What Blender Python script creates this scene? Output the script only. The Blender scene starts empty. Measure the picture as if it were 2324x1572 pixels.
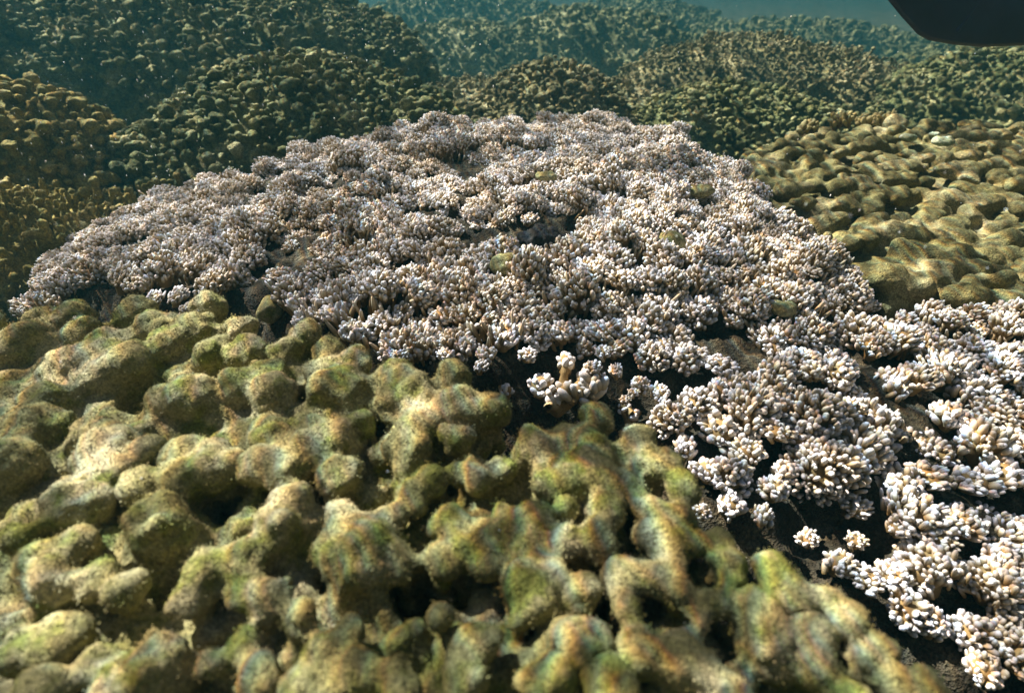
import bpy, math, random
import numpy as np

# ------------------------------------------------------------------ camera, world, sun, exposure
scene = bpy.context.scene
COL = scene.collection
CAMZ = 1.0
PITCH = math.radians(34.0)
LENS = 20.0
FPX = LENS / 36.0 * 2324.0            # focal length in pixels of a 2324 x 1572 view
cam_data = bpy.data.cameras.new("camera")
cam = bpy.data.objects.new("camera", cam_data)
COL.objects.link(cam)
cam.location = (0, 0, CAMZ)
cam.rotation_euler = (math.pi / 2 - PITCH, 0, 0)
cam_data.lens = LENS
cam_data.sensor_width = 36.0
cam_data.clip_start = 0.01
cam_data.clip_end = 400.0
cam_data.dof.use_dof = True
cam_data.dof.focus_distance = 0.8
cam_data.dof.aperture_fstop = 6.3
scene.camera = cam

SUN_EL = math.radians(47.0)
SUN_AZ = math.radians(-52.0)          # measured from +Y (ahead of the camera), negative = to the left
sun_dir = np.array([math.sin(SUN_AZ) * math.cos(SUN_EL), math.cos(SUN_AZ) * math.cos(SUN_EL), math.sin(SUN_EL)])

world = bpy.data.worlds.new("World")
scene.world = world
world.use_nodes = True
wn = world.node_tree
bg = wn.nodes["Background"]
sky = wn.nodes.new("ShaderNodeTexSky")
sky.sky_type = 'NISHITA'
sky.sun_disc = False
sky.sun_elevation = SUN_EL
sky.sun_rotation = SUN_AZ
wn.links.new(sky.outputs[0], bg.inputs[0])
bg.inputs[1].default_value = 0.05

ld = bpy.data.lights.new("sun", 'SUN')
ld.energy = 5.0
ld.angle = math.radians(0.45)
ld.color = (1.0, 0.965, 0.91)
sun = bpy.data.objects.new("sun", ld)
COL.objects.link(sun)
from mathutils import Vector
sun.rotation_euler = Vector(sun_dir).to_track_quat('Z', 'Y').to_euler()
sun.location = (-4, 5, 12)

scene.view_settings.view_transform = 'Standard'
scene.view_settings.look = 'None'
scene.view_settings.gamma = 1.0
scene.view_settings.exposure = 1.6
scene.cycles.max_bounces = 5
scene.cycles.diffuse_bounces = 1
scene.cycles.volume_bounces = 1
scene.cycles.transparent_max_bounces = 8

rng = np.random.default_rng(7)
random.seed(7)

# ------------------------------------------------------------------ helpers: pixels to points
CP, SP = math.cos(PITCH), math.sin(PITCH)


def ray(px, py):
    u = (px - 1162.0) / FPX
    v = (786.0 - py) / FPX
    return np.array([u, CP + v * SP, -SP + v * CP])


def P(px, py, t):
    """point at view depth t (metres), relative to the camera"""
    return ray(px, py) * t


def on_plane(px, py, zf):
    """ray against a height field zf(x, y), relative heights"""
    d = ray(px, py)
    t = 0.5
    for _ in range(25):
        z = zf(d[0] * t, d[1] * t)
        t = 0.5 * t + 0.5 * z / d[2]
        t = min(max(t, 0.05), 6.0)
    return d * t, t


# ------------------------------------------------------------------ helpers: meshes
def mesh_np(name, verts, faces, mat, smooth=True, attrs=None):
    me = bpy.data.meshes.new(name)
    verts = np.asarray(verts, np.float32)
    faces = np.asarray(faces, np.int32)
    n, k = faces.shape
    me.vertices.add(len(verts))
    me.vertices.foreach_set("co", verts.ravel())
    me.loops.add(n * k)
    me.loops.foreach_set("vertex_index", faces.ravel())
    me.polygons.add(n)
    me.polygons.foreach_set("loop_start", np.arange(0, n * k, k, dtype=np.int32))
    me.polygons.foreach_set("use_smooth", np.full(n, smooth, bool))
    me.update(calc_edges=True)
    if attrs:
        for an, av in attrs.items():
            a = me.attributes.new(an, 'FLOAT', 'POINT')
            a.data.foreach_set("value", np.asarray(av, np.float32))
    me.materials.append(mat)
    return me


def link(name, me, parent=None):
    o = bpy.data.objects.new(name, me)
    COL.objects.link(o)
    if parent is not None:
        o.parent = parent
    return o


def empty(name, loc):
    o = bpy.data.objects.new(name, None)
    o.empty_display_size = 0.05
    COL.objects.link(o)
    o.location = loc
    return o


def tag(o, label=None, cat=None, group=None, kind=None):
    if label:
        o["label"] = label
    if cat:
        o["category"] = cat
    if group:
        o["group"] = group
    if kind:
        o["kind"] = kind
    return o


def W(p):
    """relative to camera -> world"""
    p = np.asarray(p, float)
    return p + np.array([0, 0, CAMZ])


def surface_nets(S, org, h):
    neg = S < 0
    nx, ny, nz = S.shape
    cnt = np.zeros((nx - 1, ny - 1, nz - 1), np.int8)
    for a in (0, 1):
        for b in (0, 1):
            for c in (0, 1):
                cnt += neg[a:nx - 1 + a, b:ny - 1 + b, c:nz - 1 + c]
    act = (cnt > 0) & (cnt < 8)
    I, J, K = np.nonzero(act)
    idx = np.full(act.shape, -1, np.int32)
    idx[I, J, K] = np.arange(len(I), dtype=np.int32)
    corners = [(a, b, c) for a in (0, 1) for b in (0, 1) for c in (0, 1)]
    vals = [S[I + a, J + b, K + c] for a, b, c in corners]
    acc = np.zeros((len(I), 3), np.float32)
    num = np.zeros(len(I), np.float32)
    for m in range(8):
        for n in range(m + 1, 8):
            ca, cb = np.array(corners[m]), np.array(corners[n])
            if np.abs(ca - cb).sum() != 1:
                continue
            va, vb = vals[m], vals[n]
            msk = (va < 0) != (vb < 0)
            t = np.where(msk, va / np.where(msk, va - vb, 1), 0)
            acc += msk[:, None] * (ca[None] + t[:, None] * (cb - ca)[None])
            num += msk
    V = np.stack([I, J, K], 1) + acc / num[:, None]
    V = V * h + np.asarray(org)[None]
    F = []
    for ax in range(3):
        o1, o2 = [(1, 2), (2, 0), (0, 1)][ax]
        sl = [slice(None)] * 3
        s0 = [slice(None)] * 3
        s1 = [slice(None)] * 3
        s0[ax] = slice(0, -1)
        s1[ax] = slice(1, None)
        d = neg[tuple(s0)] != neg[tuple(s1)]
        e = np.array(np.nonzero(d)).T
        ok = (e[:, o1] > 0) & (e[:, o2] > 0) & (e[:, o1] < S.shape[o1] - 1) & (e[:, o2] < S.shape[o2] - 1)
        e = e[ok]
        flip = ~neg[e[:, 0], e[:, 1], e[:, 2]]

        def cell(d1, d2):
            q = e.copy()
            q[:, o1] -= d1
            q[:, o2] -= d2
            return idx[q[:, 0], q[:, 1], q[:, 2]]
        quad = np.stack([cell(1, 1), cell(0, 1), cell(0, 0), cell(1, 0)], 1)
        quad[flip] = quad[flip][:, ::-1]
        F.append(quad)
    F = np.concatenate(F)
    F = F[(F >= 0).all(1)]
    return V, F


def vnormals(V, F):
    a, b, c = V[F[:, 0]], V[F[:, 1]], V[F[:, 2]]
    n = np.cross(b - a, c - a)
    N = np.zeros_like(V)
    for k in range(F.shape[1]):
        for ax in range(3):
            N[:, ax] += np.bincount(F[:, k], n[:, ax], len(V))
    return N / (np.linalg.norm(N, axis=1, keepdims=True) + 1e-12)


LAT = np.random.default_rng(3).random((64, 64, 64)).astype(np.float32)


def vnoise(p):
    p = np.asarray(p)
    i = np.floor(p).astype(int)
    f = p - i
    f = f * f * (3 - 2 * f)
    i &= 63
    j = (i + 1) & 63
    x0, y0, z0 = i[:, 0], i[:, 1], i[:, 2]
    x1, y1, z1 = j[:, 0], j[:, 1], j[:, 2]
    fx, fy, fz = f[:, 0], f[:, 1], f[:, 2]
    c00 = LAT[x0, y0, z0] * (1 - fx) + LAT[x1, y0, z0] * fx
    c10 = LAT[x0, y1, z0] * (1 - fx) + LAT[x1, y1, z0] * fx
    c01 = LAT[x0, y0, z1] * (1 - fx) + LAT[x1, y0, z1] * fx
    c11 = LAT[x0, y1, z1] * (1 - fx) + LAT[x1, y1, z1] * fx
    c0 = c00 * (1 - fy) + c10 * fy
    c1 = c01 * (1 - fy) + c11 * fy
    return (c0 * (1 - fz) + c1 * fz) * 2 - 1


class Field:
    """signed distance grid with smooth union and subtraction of ellipsoids"""

    def __init__(self, lo, hi, h):
        self.lo = np.array(lo, float)
        self.h = h
        self.n = np.ceil((np.array(hi) - self.lo) / h).astype(int) + 1
        self.ax = [self.lo[k] + np.arange(self.n[k]) * h for k in range(3)]
        self.S = np.full(self.n, 1.0, np.float32)

    def win(self, c, rad):
        a = np.maximum(np.floor((np.asarray(c) - rad - self.lo) / self.h).astype(int), 0)
        b = np.minimum(np.ceil((np.asarray(c) + rad - self.lo) / self.h).astype(int) + 1, self.n)
        if (b <= a).any():
            return None
        return tuple(slice(a[k], b[k]) for k in range(3))

    @staticmethod
    def smin(a, b, k):
        h = np.maximum(k - np.abs(a - b), 0) / k
        return np.minimum(a, b) - h * h * k * 0.25

    def ell(self, c, r, k, sub=False, rz=0.0, tilt=None):
        c = np.asarray(c, float)
        r = np.asarray(r, float)
        w = self.win(c, r.max() * 1.05 + k + 2 * self.h)
        if w is None:
            return
        x = (self.ax[0][w[0]] - c[0])[:, None, None]
        y = (self.ax[1][w[1]] - c[1])[None, :, None]
        z = (self.ax[2][w[2]] - c[2])[None, None, :]
        if tilt is not None:              # leaning along an axis: shear with height
            x = x - tilt[0] * z
            y = y - tilt[1] * z
        if rz:
            cs, sn = math.cos(rz), math.sin(rz)
            x, y = cs * x + sn * y, -sn * x + cs * y
        k0 = np.sqrt((x / r[0]) ** 2 + (y / r[1]) ** 2 + (z / r[2]) ** 2)
        k1 = np.sqrt((x / r[0] ** 2) ** 2 + (y / r[1] ** 2) ** 2 + (z / r[2] ** 2) ** 2) + 1e-9
        d = (k0 * (k0 - 1) / k1).astype(np.float32)
        if sub:
            self.S[w] = -self.smin(-self.S[w], d, k)
        else:
            self.S[w] = self.smin(self.S[w], d, k)

    def cap(self, a, b, r0, r1, k):
        a = np.asarray(a, float)
        b = np.asarray(b, float)
        rm = max(r0, r1)
        c = (a + b) / 2
        w = self.win(c, np.abs(b - a) / 2 + rm + k + 2 * self.h)
        if w is None:
            return
        x = (self.ax[0][w[0]] - a[0])[:, None, None]
        y = (self.ax[1][w[1]] - a[1])[None, :, None]
        z = (self.ax[2][w[2]] - a[2])[None, None, :]
        ba = b - a
        t = np.clip((x * ba[0] + y * ba[1] + z * ba[2]) / (ba @ ba), 0, 1)
        d = np.sqrt((x - t * ba[0]) ** 2 + (y - t * ba[1]) ** 2 + (z - t * ba[2]) ** 2) - (r0 + (r1 - r0) * t)
        self.S[w] = self.smin(self.S[w], d.astype(np.float32), k)

    def mesh(self):
        return surface_nets(self.S, self.lo, self.h)


def poly_sdf(X, Y, poly):
    """signed distance to a polygon in plan, negative inside"""
    poly = np.asarray(poly, float)
    D = np.full(X.shape, 1e9)
    inside = np.zeros(X.shape, bool)
    n = len(poly)
    for i in range(n):
        a = poly[i]
        b = poly[(i + 1) % n]
        e = b - a
        t = np.clip(((X - a[0]) * e[0] + (Y - a[1]) * e[1]) / (e @ e + 1e-12), 0, 1)
        D = np.minimum(D, np.hypot(X - a[0] - t * e[0], Y - a[1] - t * e[1]))
        cond = (a[1] > Y) != (b[1] > Y)
        xi = (b[0] - a[0]) * (Y - a[1]) / (b[1] - a[1] + 1e-12) + a[0]
        inside ^= cond & (X < xi)
    return np.where(inside, -D, D)


def poisson(pts, rad, gen, keep_max=100000):
    """greedy dart throwing over candidate points (k, 3)"""
    order = gen.permutation(len(pts))
    grid = {}
    out = []
    rad = np.broadcast_to(rad, (len(pts),))
    cellw = float(rad.max())
    for i in order:
        p = pts[i]
        c = tuple(np.floor(p / cellw).astype(int))
        ok = True
        for dx in (-1, 0, 1):
            for dy in (-1, 0, 1):
                for dz in (-1, 0, 1):
                    for j in grid.get((c[0] + dx, c[1] + dy, c[2] + dz), ()):
                        q = pts[j] - p
                        if q @ q < ((rad[i] + rad[j]) / 2) ** 2:
                            ok = False
                            break
                    if not ok:
                        break
                if not ok:
                    break
            if not ok:
                break
        if ok:
            grid.setdefault(c, []).append(i)
            out.append(i)
            if len(out) >= keep_max:
                break
    return np.array(out, int)


# ------------------------------------------------------------------ materials
def new_mat(name):
    m = bpy.data.materials.new(name)
    m.use_nodes = True
    nt = m.node_tree
    return m, nt, nt.nodes["Principled BSDF"]


def N(nt, typ, **kw):
    n = nt.nodes.new(typ)
    for k, v in kw.items():
        if k in ("inputs",):
            for a, b in v.items():
                n.inputs[a].default_value = b
        else:
            setattr(n, k, v)
    return n


def ramp(nt, fac, stops):
    r = nt.nodes.new("ShaderNodeValToRGB")
    el = r.color_ramp.elements
    while len(el) < len(stops):
        el.new(0.5)
    for e, (p, c) in zip(el, stops):
        e.position = p
        e.color = (*c, 1) if len(c) == 3 else c
    nt.links.new(fac, r.inputs[0])
    return r.outputs[0]


def noise(nt, vec, scale, detail=3.0, rough=0.55, dist=0.0):
    n = nt.nodes.new("ShaderNodeTexNoise")
    n.inputs["Scale"].default_value = scale
    n.inputs["Detail"].default_value = detail
    n.inputs["Roughness"].default_value = rough
    n.inputs["Distortion"].default_value = dist
    nt.links.new(vec, n.inputs["Vector"])
    return n.outputs["Fac"]


def mixc(nt, fac, a, b, mode='MIX'):
    m = nt.nodes.new("ShaderNodeMix")
    m.data_type = 'RGBA'
    m.blend_type = mode
    for sock, val in ((m.inputs["Factor"], fac), (m.inputs[6], a), (m.inputs[7], b)):
        if hasattr(val, "links"):
            nt.links.new(val, sock)
        elif isinstance(val, (int, float)):
            sock.default_value = val
        else:
            sock.default_value = (*val, 1)
    return m.outputs[2]


def math_n(nt, op, a, b=None, clamp=False):
    m = nt.nodes.new("ShaderNodeMath")
    m.operation = op
    m.use_clamp = clamp
    for i, v in enumerate((a, b)):
        if v is None:
            continue
        if hasattr(v, "links"):
            nt.links.new(v, m.inputs[i])
        else:
            m.inputs[i].default_value = v
    return m.outputs[0]


def turf_mat(name, cols, patch, grain, bump, green=None, rough=0.9):
    """encrusted coral skin: patches of colour, speckle, granular polyps"""
    m, nt, b = new_mat(name)
    tc = nt.nodes.new("ShaderNodeTexCoord").outputs["Object"]
    n1 = noise(nt, tc, patch, 4.0, 0.6)
    n2 = noise(nt, tc, grain * 0.35, 3.0, 0.7)
    n3 = noise(nt, tc, grain, 2.0, 0.6)
    base = ramp(nt, n1, [(0.32, cols[0]), (0.5, cols[1]), (0.68, cols[2])])
    if green is not None:
        g = noise(nt, tc, patch * 1.9, 3.0, 0.6)
        base = mixc(nt, ramp(nt, g, [(0.5, (0, 0, 0)), (0.64, (1, 1, 1))]), base, green)
    sp = ramp(nt, n2, [(0.3, (0.6, 0.6, 0.56)), (0.5, (1, 1, 1)), (0.7, (1.45, 1.42, 1.35))])
    base = mixc(nt, 1.0, base, sp, 'MULTIPLY')
    sp2 = ramp(nt, n3, [(0.3, (0.45, 0.45, 0.45)), (0.52, (1, 1, 1)), (0.68, (1.6, 1.6, 1.55))])
    base = mixc(nt, 0.8, base, sp2, 'MULTIPLY')
    nt.links.new(base, b.inputs["Base Color"])
    b.inputs["Roughness"].default_value = rough
    b.inputs["Specular IOR Level"].default_value = 0.2
    hgt = math_n(nt, 'ADD', math_n(nt, 'MULTIPLY', n2, 1.2), n3)
    bp = nt.nodes.new("ShaderNodeBump")
    bp.inputs["Strength"].default_value = bump[0]
    bp.inputs["Distance"].default_value = bump[1]
    nt.links.new(hgt, bp.inputs["Height"])
    nt.links.new(bp.outputs[0], b.inputs["Normal"])
    return m


M_FRONT = turf_mat("lobed_coral_skin", [(0.15, 0.138, 0.048), (0.245, 0.218, 0.095), (0.38, 0.33, 0.19)], 20, 800, (0.9, 0.0022),
                   green=(0.15, 0.16, 0.036))
M_RIGHT = turf_mat("lumpy_coral_skin", [(0.13, 0.118, 0.043), (0.205, 0.18, 0.073), (0.33, 0.285, 0.15)], 9, 420, (0.9, 0.0035))
M_KNOB = turf_mat("knobby_coral_skin", [(0.065, 0.08, 0.028), (0.15, 0.16, 0.058), (0.36, 0.34, 0.17)], 9, 240, (0.9, 0.006))
M_BROWN = turf_mat("brown_coral_skin", [(0.09, 0.085, 0.035), (0.19, 0.175, 0.075), (0.34, 0.30, 0.16)], 6, 150, (0.9, 0.008))
M_FINGER = turf_mat("golden_finger_coral_skin", [(0.16, 0.14, 0.03), (0.27, 0.22, 0.06), (0.38, 0.31, 0.13)], 9, 260, (0.9, 0.005))
M_FAR = turf_mat("far_coral_skin", [(0.08, 0.09, 0.035), (0.17, 0.18, 0.075), (0.32, 0.32, 0.17)], 3, 70, (0.9, 0.012))
M_TURF = turf_mat("green_turf_skin", [(0.16, 0.15, 0.06), (0.25, 0.23, 0.10), (0.36, 0.33, 0.19)], 30, 700, (1.0, 0.003))
M_BLACK = turf_mat("black_algae_skin", [(0.012, 0.013, 0.014), (0.022, 0.024, 0.025), (0.05, 0.052, 0.055)], 40, 500, (1.0, 0.003))
M_MINT = turf_mat("mint_skin", [(0.20, 0.22, 0.12), (0.30, 0.34, 0.23), (0.46, 0.50, 0.40)], 30, 400, (0.5, 0.002))
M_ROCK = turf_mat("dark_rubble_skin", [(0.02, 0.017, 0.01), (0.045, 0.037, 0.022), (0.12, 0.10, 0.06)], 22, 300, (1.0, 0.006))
M_BED = turf_mat("seabed_rubble", [(0.10, 0.095, 0.05), (0.18, 0.17, 0.09), (0.28, 0.26, 0.16)], 3, 60, (1.0, 0.02))


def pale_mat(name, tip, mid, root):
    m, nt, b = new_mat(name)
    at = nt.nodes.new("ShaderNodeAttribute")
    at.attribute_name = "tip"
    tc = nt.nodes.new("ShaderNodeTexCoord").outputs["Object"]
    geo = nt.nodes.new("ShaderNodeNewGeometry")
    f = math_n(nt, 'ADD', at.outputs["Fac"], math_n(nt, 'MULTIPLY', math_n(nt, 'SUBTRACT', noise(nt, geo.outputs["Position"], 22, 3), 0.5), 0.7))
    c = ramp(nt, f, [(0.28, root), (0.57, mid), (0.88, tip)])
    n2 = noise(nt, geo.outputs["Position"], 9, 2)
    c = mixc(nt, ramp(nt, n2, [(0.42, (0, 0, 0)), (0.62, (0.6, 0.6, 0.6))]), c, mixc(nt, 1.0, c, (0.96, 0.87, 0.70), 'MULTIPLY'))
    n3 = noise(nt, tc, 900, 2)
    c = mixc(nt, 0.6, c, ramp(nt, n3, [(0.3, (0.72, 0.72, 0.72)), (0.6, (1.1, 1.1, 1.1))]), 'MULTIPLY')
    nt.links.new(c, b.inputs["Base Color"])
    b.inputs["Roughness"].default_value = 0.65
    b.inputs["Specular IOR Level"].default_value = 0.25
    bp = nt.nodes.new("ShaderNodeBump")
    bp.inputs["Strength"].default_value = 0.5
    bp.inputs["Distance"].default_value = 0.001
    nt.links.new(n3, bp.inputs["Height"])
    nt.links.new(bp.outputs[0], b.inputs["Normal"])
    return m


M_PALE = pale_mat("pale_branching_coral_skin", (0.76, 0.735, 0.76), (0.55, 0.455, 0.31), (0.25, 0.165, 0.065))
M_YELLOW = pale_mat("yellow_branching_coral_skin", (0.40, 0.35, 0.16), (0.28, 0.22, 0.07), (0.13, 0.09, 0.03))

m, nt, b = new_mat("navy_rubber")
b.inputs["Base Color"].default_value = (0.009, 0.013, 0.034, 1)
tc = nt.nodes.new("ShaderNodeTexCoord").outputs["Object"]
nt.links.new(ramp(nt, noise(nt, tc, 9, 4), [(0.35, (0.006, 0.009, 0.02)), (0.55, (0.011, 0.016, 0.038)), (0.75, (0.02, 0.028, 0.06))]), b.inputs["Base Color"])
b.inputs["Roughness"].default_value = 0.5
M_NAVY = m
m, nt, b = new_mat("drifting_speck")
b.inputs["Base Color"].default_value = (0.75, 0.75, 0.7, 1)
b.inputs["Roughness"].default_value = 0.6
M_SPECK = m

# water sheet: caustic net with rainbow edges painted into its transparent colour
m, nt, b = new_mat("painted_caustic_water")
nt.nodes.remove(b)
out = nt.nodes["Material Output"]
geo = nt.nodes.new("ShaderNodeNewGeometry")


def caustic(off):
    mp = nt.nodes.new("ShaderNodeMapping")
    mp.inputs["Location"].default_value = off
    mp.inputs["Rotation"].default_value = (0, 0, 0.5)
    mp.inputs["Scale"].default_value = (1.0, 0.62, 1.0)
    nt.links.new(geo.outputs["Position"], mp.inputs["Vector"])
    a = noise(nt, mp.outputs[0], 11.0, 2.0, 0.5, 0.8)
    l1 = math_n(nt, 'ABSOLUTE', math_n(nt, 'SUBTRACT', a, 0.5))
    l1 = math_n(nt, 'SUBTRACT', 1.0, math_n(nt, 'MULTIPLY', l1, 11.0), True)
    l1 = math_n(nt, 'POWER', l1, 2.0)
    c = noise(nt, mp.outputs[0], 34.0, 1.0, 0.5, 1.2)
    l2 = math_n(nt, 'ABSOLUTE', math_n(nt, 'SUBTRACT', c, 0.5))
    l2 = math_n(nt, 'SUBTRACT', 1.0, math_n(nt, 'MULTIPLY', l2, 9.0), True)
    l2 = math_n(nt, 'POWER', l2, 2.0)
    big = noise(nt, mp.outputs[0], 5.5, 2.0)
    big = math_n(nt, 'MULTIPLY', math_n(nt, 'SUBTRACT', big, 0.5), 1.3)
    s = math_n(nt, 'ADD', math_n(nt, 'MULTIPLY', l1, 1.15), math_n(nt, 'MULTIPLY', l2, 0.7))
    return math_n(nt, 'MAXIMUM', math_n(nt, 'ADD', math_n(nt, 'ADD', s, 0.22), big), 0.10)


cc = nt.nodes.new("ShaderNodeCombineColor")
for ch, o in enumerate((0.0, 0.0014, 0.0028)):
    nt.links.new(caustic((o + 3.1, o * 0.7 + 0.1, 0)), cc.inputs[ch])
tr = nt.nodes.new("ShaderNodeBsdfTransparent")
nt.links.new(cc.outputs[0], tr.inputs[0])
fr_ = nt.nodes.new("ShaderNodeFresnel")
fr_.inputs["IOR"].default_value = 1.33
gl = nt.nodes.new("ShaderNodeBsdfGlossy")
gl.inputs["Roughness"].default_value = 0.15
mx = nt.nodes.new("ShaderNodeMixShader")
nt.links.new(fr_.outputs[0], mx.inputs[0])
nt.links.new(tr.outputs[0], mx.inputs[1])
nt.links.new(gl.outputs[0], mx.inputs[2])
nt.links.new(mx.outputs[0], out.inputs["Surface"])
M_WATER = m

# haze
m, nt, b = new_mat("sea_haze")
nt.nodes.remove(b)
pv = nt.nodes.new("ShaderNodeVolumePrincipled")
pv.inputs["Color"].default_value = (0.03, 0.145, 0.17, 1)
pv.inputs["Density"].default_value = 0.070
pv.inputs["Anisotropy"].default_value = 0.2
nt.links.new(pv.outputs[0], nt.nodes["Material Output"].inputs["Volume"])
M_HAZE = m


def box_mesh(name, lo, hi, mat):
    x0, y0, z0 = lo
    x1, y1, z1 = hi
    v = [(x0, y0, z0), (x1, y0, z0), (x1, y1, z0), (x0, y1, z0), (x0, y0, z1), (x1, y0, z1), (x1, y1, z1), (x0, y1, z1)]
    f = [(0, 3, 2, 1), (4, 5, 6, 7), (0, 1, 5, 4), (1, 2, 6, 5), (2, 3, 7, 6), (3, 0, 4, 7)]
    return mesh_np(name, v, f, mat, smooth=False)


# ------------------------------------------------------------------ setting: sea bed, caustic water sheet, haze
BED = -0.86                                # mean sea bed, relative to the camera


def bed_z(x, y):
    p = np.stack([np.asarray(x, float), np.asarray(y, float), np.zeros_like(np.asarray(x, float))], 1)
    yy = np.clip((np.asarray(y, float) - 3.0) / 7.0, 0, 1)
    return BED - 0.75 * yy * yy * (3 - 2 * yy) + 0.09 * vnoise(p * 0.8 + 11) + 0.05 * vnoise(p * 2.7 + 5) + 0.02 * vnoise(p * 9.0)


gx = np.concatenate([np.linspace(-60, -6, 28)[:-1], np.linspace(-6, 7, 300), np.linspace(7, 60, 28)[1:]])
gy = np.concatenate([np.linspace(-6, 0.0, 20)[:-1], np.linspace(0, 11, 260), np.linspace(11, 80, 40)[1:]])
GX, GY = np.meshgrid(gx, gy, indexing='ij')
bz = bed_z(GX.ravel(), GY.ravel())
bv = np.stack([GX.ravel(), GY.ravel(), bz + CAMZ], 1)
ii = np.arange(len(gx) * len(gy)).reshape(len(gx), len(gy))
bf = np.stack([ii[:-1, :-1].ravel(), ii[1:, :-1].ravel(), ii[1:, 1:].ravel(), ii[:-1, 1:].ravel()], 1)
tag(link("seabed", mesh_np("seabed", bv, bf, M_BED)), kind="structure")

wv = [(-70, -20, CAMZ + 0.31), (70, -20, CAMZ + 0.31), (70, 90, CAMZ + 0.31), (-70, 90, CAMZ + 0.31)]
tag(link("caustic_water_sheet", mesh_np("caustic_water_sheet", wv, [(0, 1, 2, 3)], M_WATER)), kind="structure")  # flat and out of view; its painted caustics pattern the sunlight
tag(link("haze", box_mesh("haze", (-65, -10, CAMZ - 2.4), (65, 85, CAMZ + 0.27), M_HAZE)), kind="stuff")


# ------------------------------------------------------------------ background colonies of knobs
def knob_colony(name, label, lobes, h, spacing, kr, mat, seed, style="knob", cat="coral", group="coral colonies of the reef slope", k_base=0.12, flat=0.75):
    g = np.random.default_rng(seed)
    lob = [(np.array(c), np.array(r)) for c, r in lobes]
    bz0 = float(bed_z(np.array([lob[0][0][0]]), np.array([lob[0][0][1]]))[0])
    for c, r in lob:                      # bodies stand on the sea bed, widest at their foot
        top = c[2] + r[2]
        c[2] = min(c[2], bz0 + 0.08)
        r[2] = top - c[2]
    sub = []
    for c, r in lob:
        for _ in range(int(14 * min(3, max(1, r[0] / 0.45)))):
            q = g.normal(size=3)
            q /= np.linalg.norm(q)
            q[2] = abs(q[2])
            q[1] = -abs(q[1]) if g.random() < 0.6 else q[1]
            rr = r.min() * g.uniform(0.22, 0.48)
            sub.append((c + q * r * 0.93 - q * rr * 0.55, np.array([rr * g.uniform(.9, 1.5), rr, rr * .8])))
    k_base = 0.05
    lob = lob + sub
    lo = np.min([c - r for c, r in lob], 0) - kr * 3 - 0.06
    hi = np.max([c + r for c, r in lob], 0) + kr * 3 + (0.1 if style == "finger" else 0.05)
    lo[2] = max(lo[2], bz0 - 0.25)
    # coarse body to find where the knobs sit
    fc = Field(lo, hi, max(h * 2, 0.02))
    for c, r in lob:
        fc.ell(c, r, k_base)
    V, F = fc.mesh()
    Nn = vnormals(V, F)
    ctr = V[F].mean(1)
    nr = Nn[F].mean(1)
    a = V[F[:, 1]] - V[F[:, 0]]
    bb = V[F[:, 3]] - V[F[:, 0]]
    cand = np.concatenate([ctr + a * (g.random((len(F), 1)) - .5) + bb * (g.random((len(F), 1)) - .5) for _ in range(3)])
    cn = np.concatenate([nr] * 3)
    ok = (cn[:, 2] > -0.25) & (cand[:, 2] > bz0 - 0.1)
    cand, cn = cand[ok], cn[ok]
    sz = spacing * (0.55 + 0.95 * g.random(len(cand)) ** 1.6)
    sel = poisson(cand, sz, g)
    f = Field(lo, hi, h)
    for c, r in lob:
        f.ell(c, r - kr * 0.5, k_base)
    for i in sel:
        p, n = cand[i], cn[i]
        r = sz[i] / spacing * kr
        d = n * 0.6 + np.array([0, 0, 0.7])
        d /= np.linalg.norm(d)
        lift = g.uniform(0.35, 1.25) * r
        top = p + d * lift
        if style == "bush":
            f.cap(p - d * r, top, r * 0.45, r * 0.5, r * 0.3)
            for _ in range(g.integers(3, 6)):
                q = top + g.normal(size=3) * r * np.array([.65, .65, .5])
                f.ell(q, np.array((.55, .5, .42)) * r * g.uniform(.7, 1.2), r * 0.15)
        elif style == "knob":
            f.cap(p - d * r, top, r * 0.5, r * 0.6, r * 0.45)
            f.ell(top, (r * g.uniform(.85, 1.35), r * g.uniform(.75, 1.0), r * flat), r * 0.35, rz=g.uniform(0, 3.1))
            for _ in range(g.integers(1, 4)):
                q = top + np.array([g.normal(), g.normal(), 0.45 * g.normal()]) * r * 0.72
                f.ell(q, np.array((.6, .55, .48)) * r * g.uniform(.6, 1.15), r * 0.22)
        else:
            tips = g.integers(2, 5)
            for _ in range(tips):
                dd = d + g.normal(size=3) * 0.35
                dd[2] = abs(dd[2])
                dd /= np.linalg.norm(dd)
                e = p + dd * r * g.uniform(1.8, 4.0)
                f.cap(p - d * r, e, r * 0.6, r * 0.42, r * 0.3)
                if g.random() < 0.7:
                    f.ell(e, np.array((.6, .55, .6)) * r, r * 0.2)
    V, F = f.mesh()
    Nn = vnormals(V, F)
    V = V + Nn * (vnoise(V / (kr * 1.1)) * kr * 0.26 + vnoise(V / (kr * 0.45) + 9) * kr * 0.20)[:, None]
    c0 = lob[0][0].copy()
    c0[2] = bz0
    me = mesh_np(name, V - c0, F, mat)
    o = link(name, me)
    o.location = W(c0)
    tag(o, label, cat, group)
    return o


def lobe(px, py, t, r, dz=0.0):
    p = P(px, py, t)
    return (np.array([p[0], p[1], p[2] + dz]), np.array(r))


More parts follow.
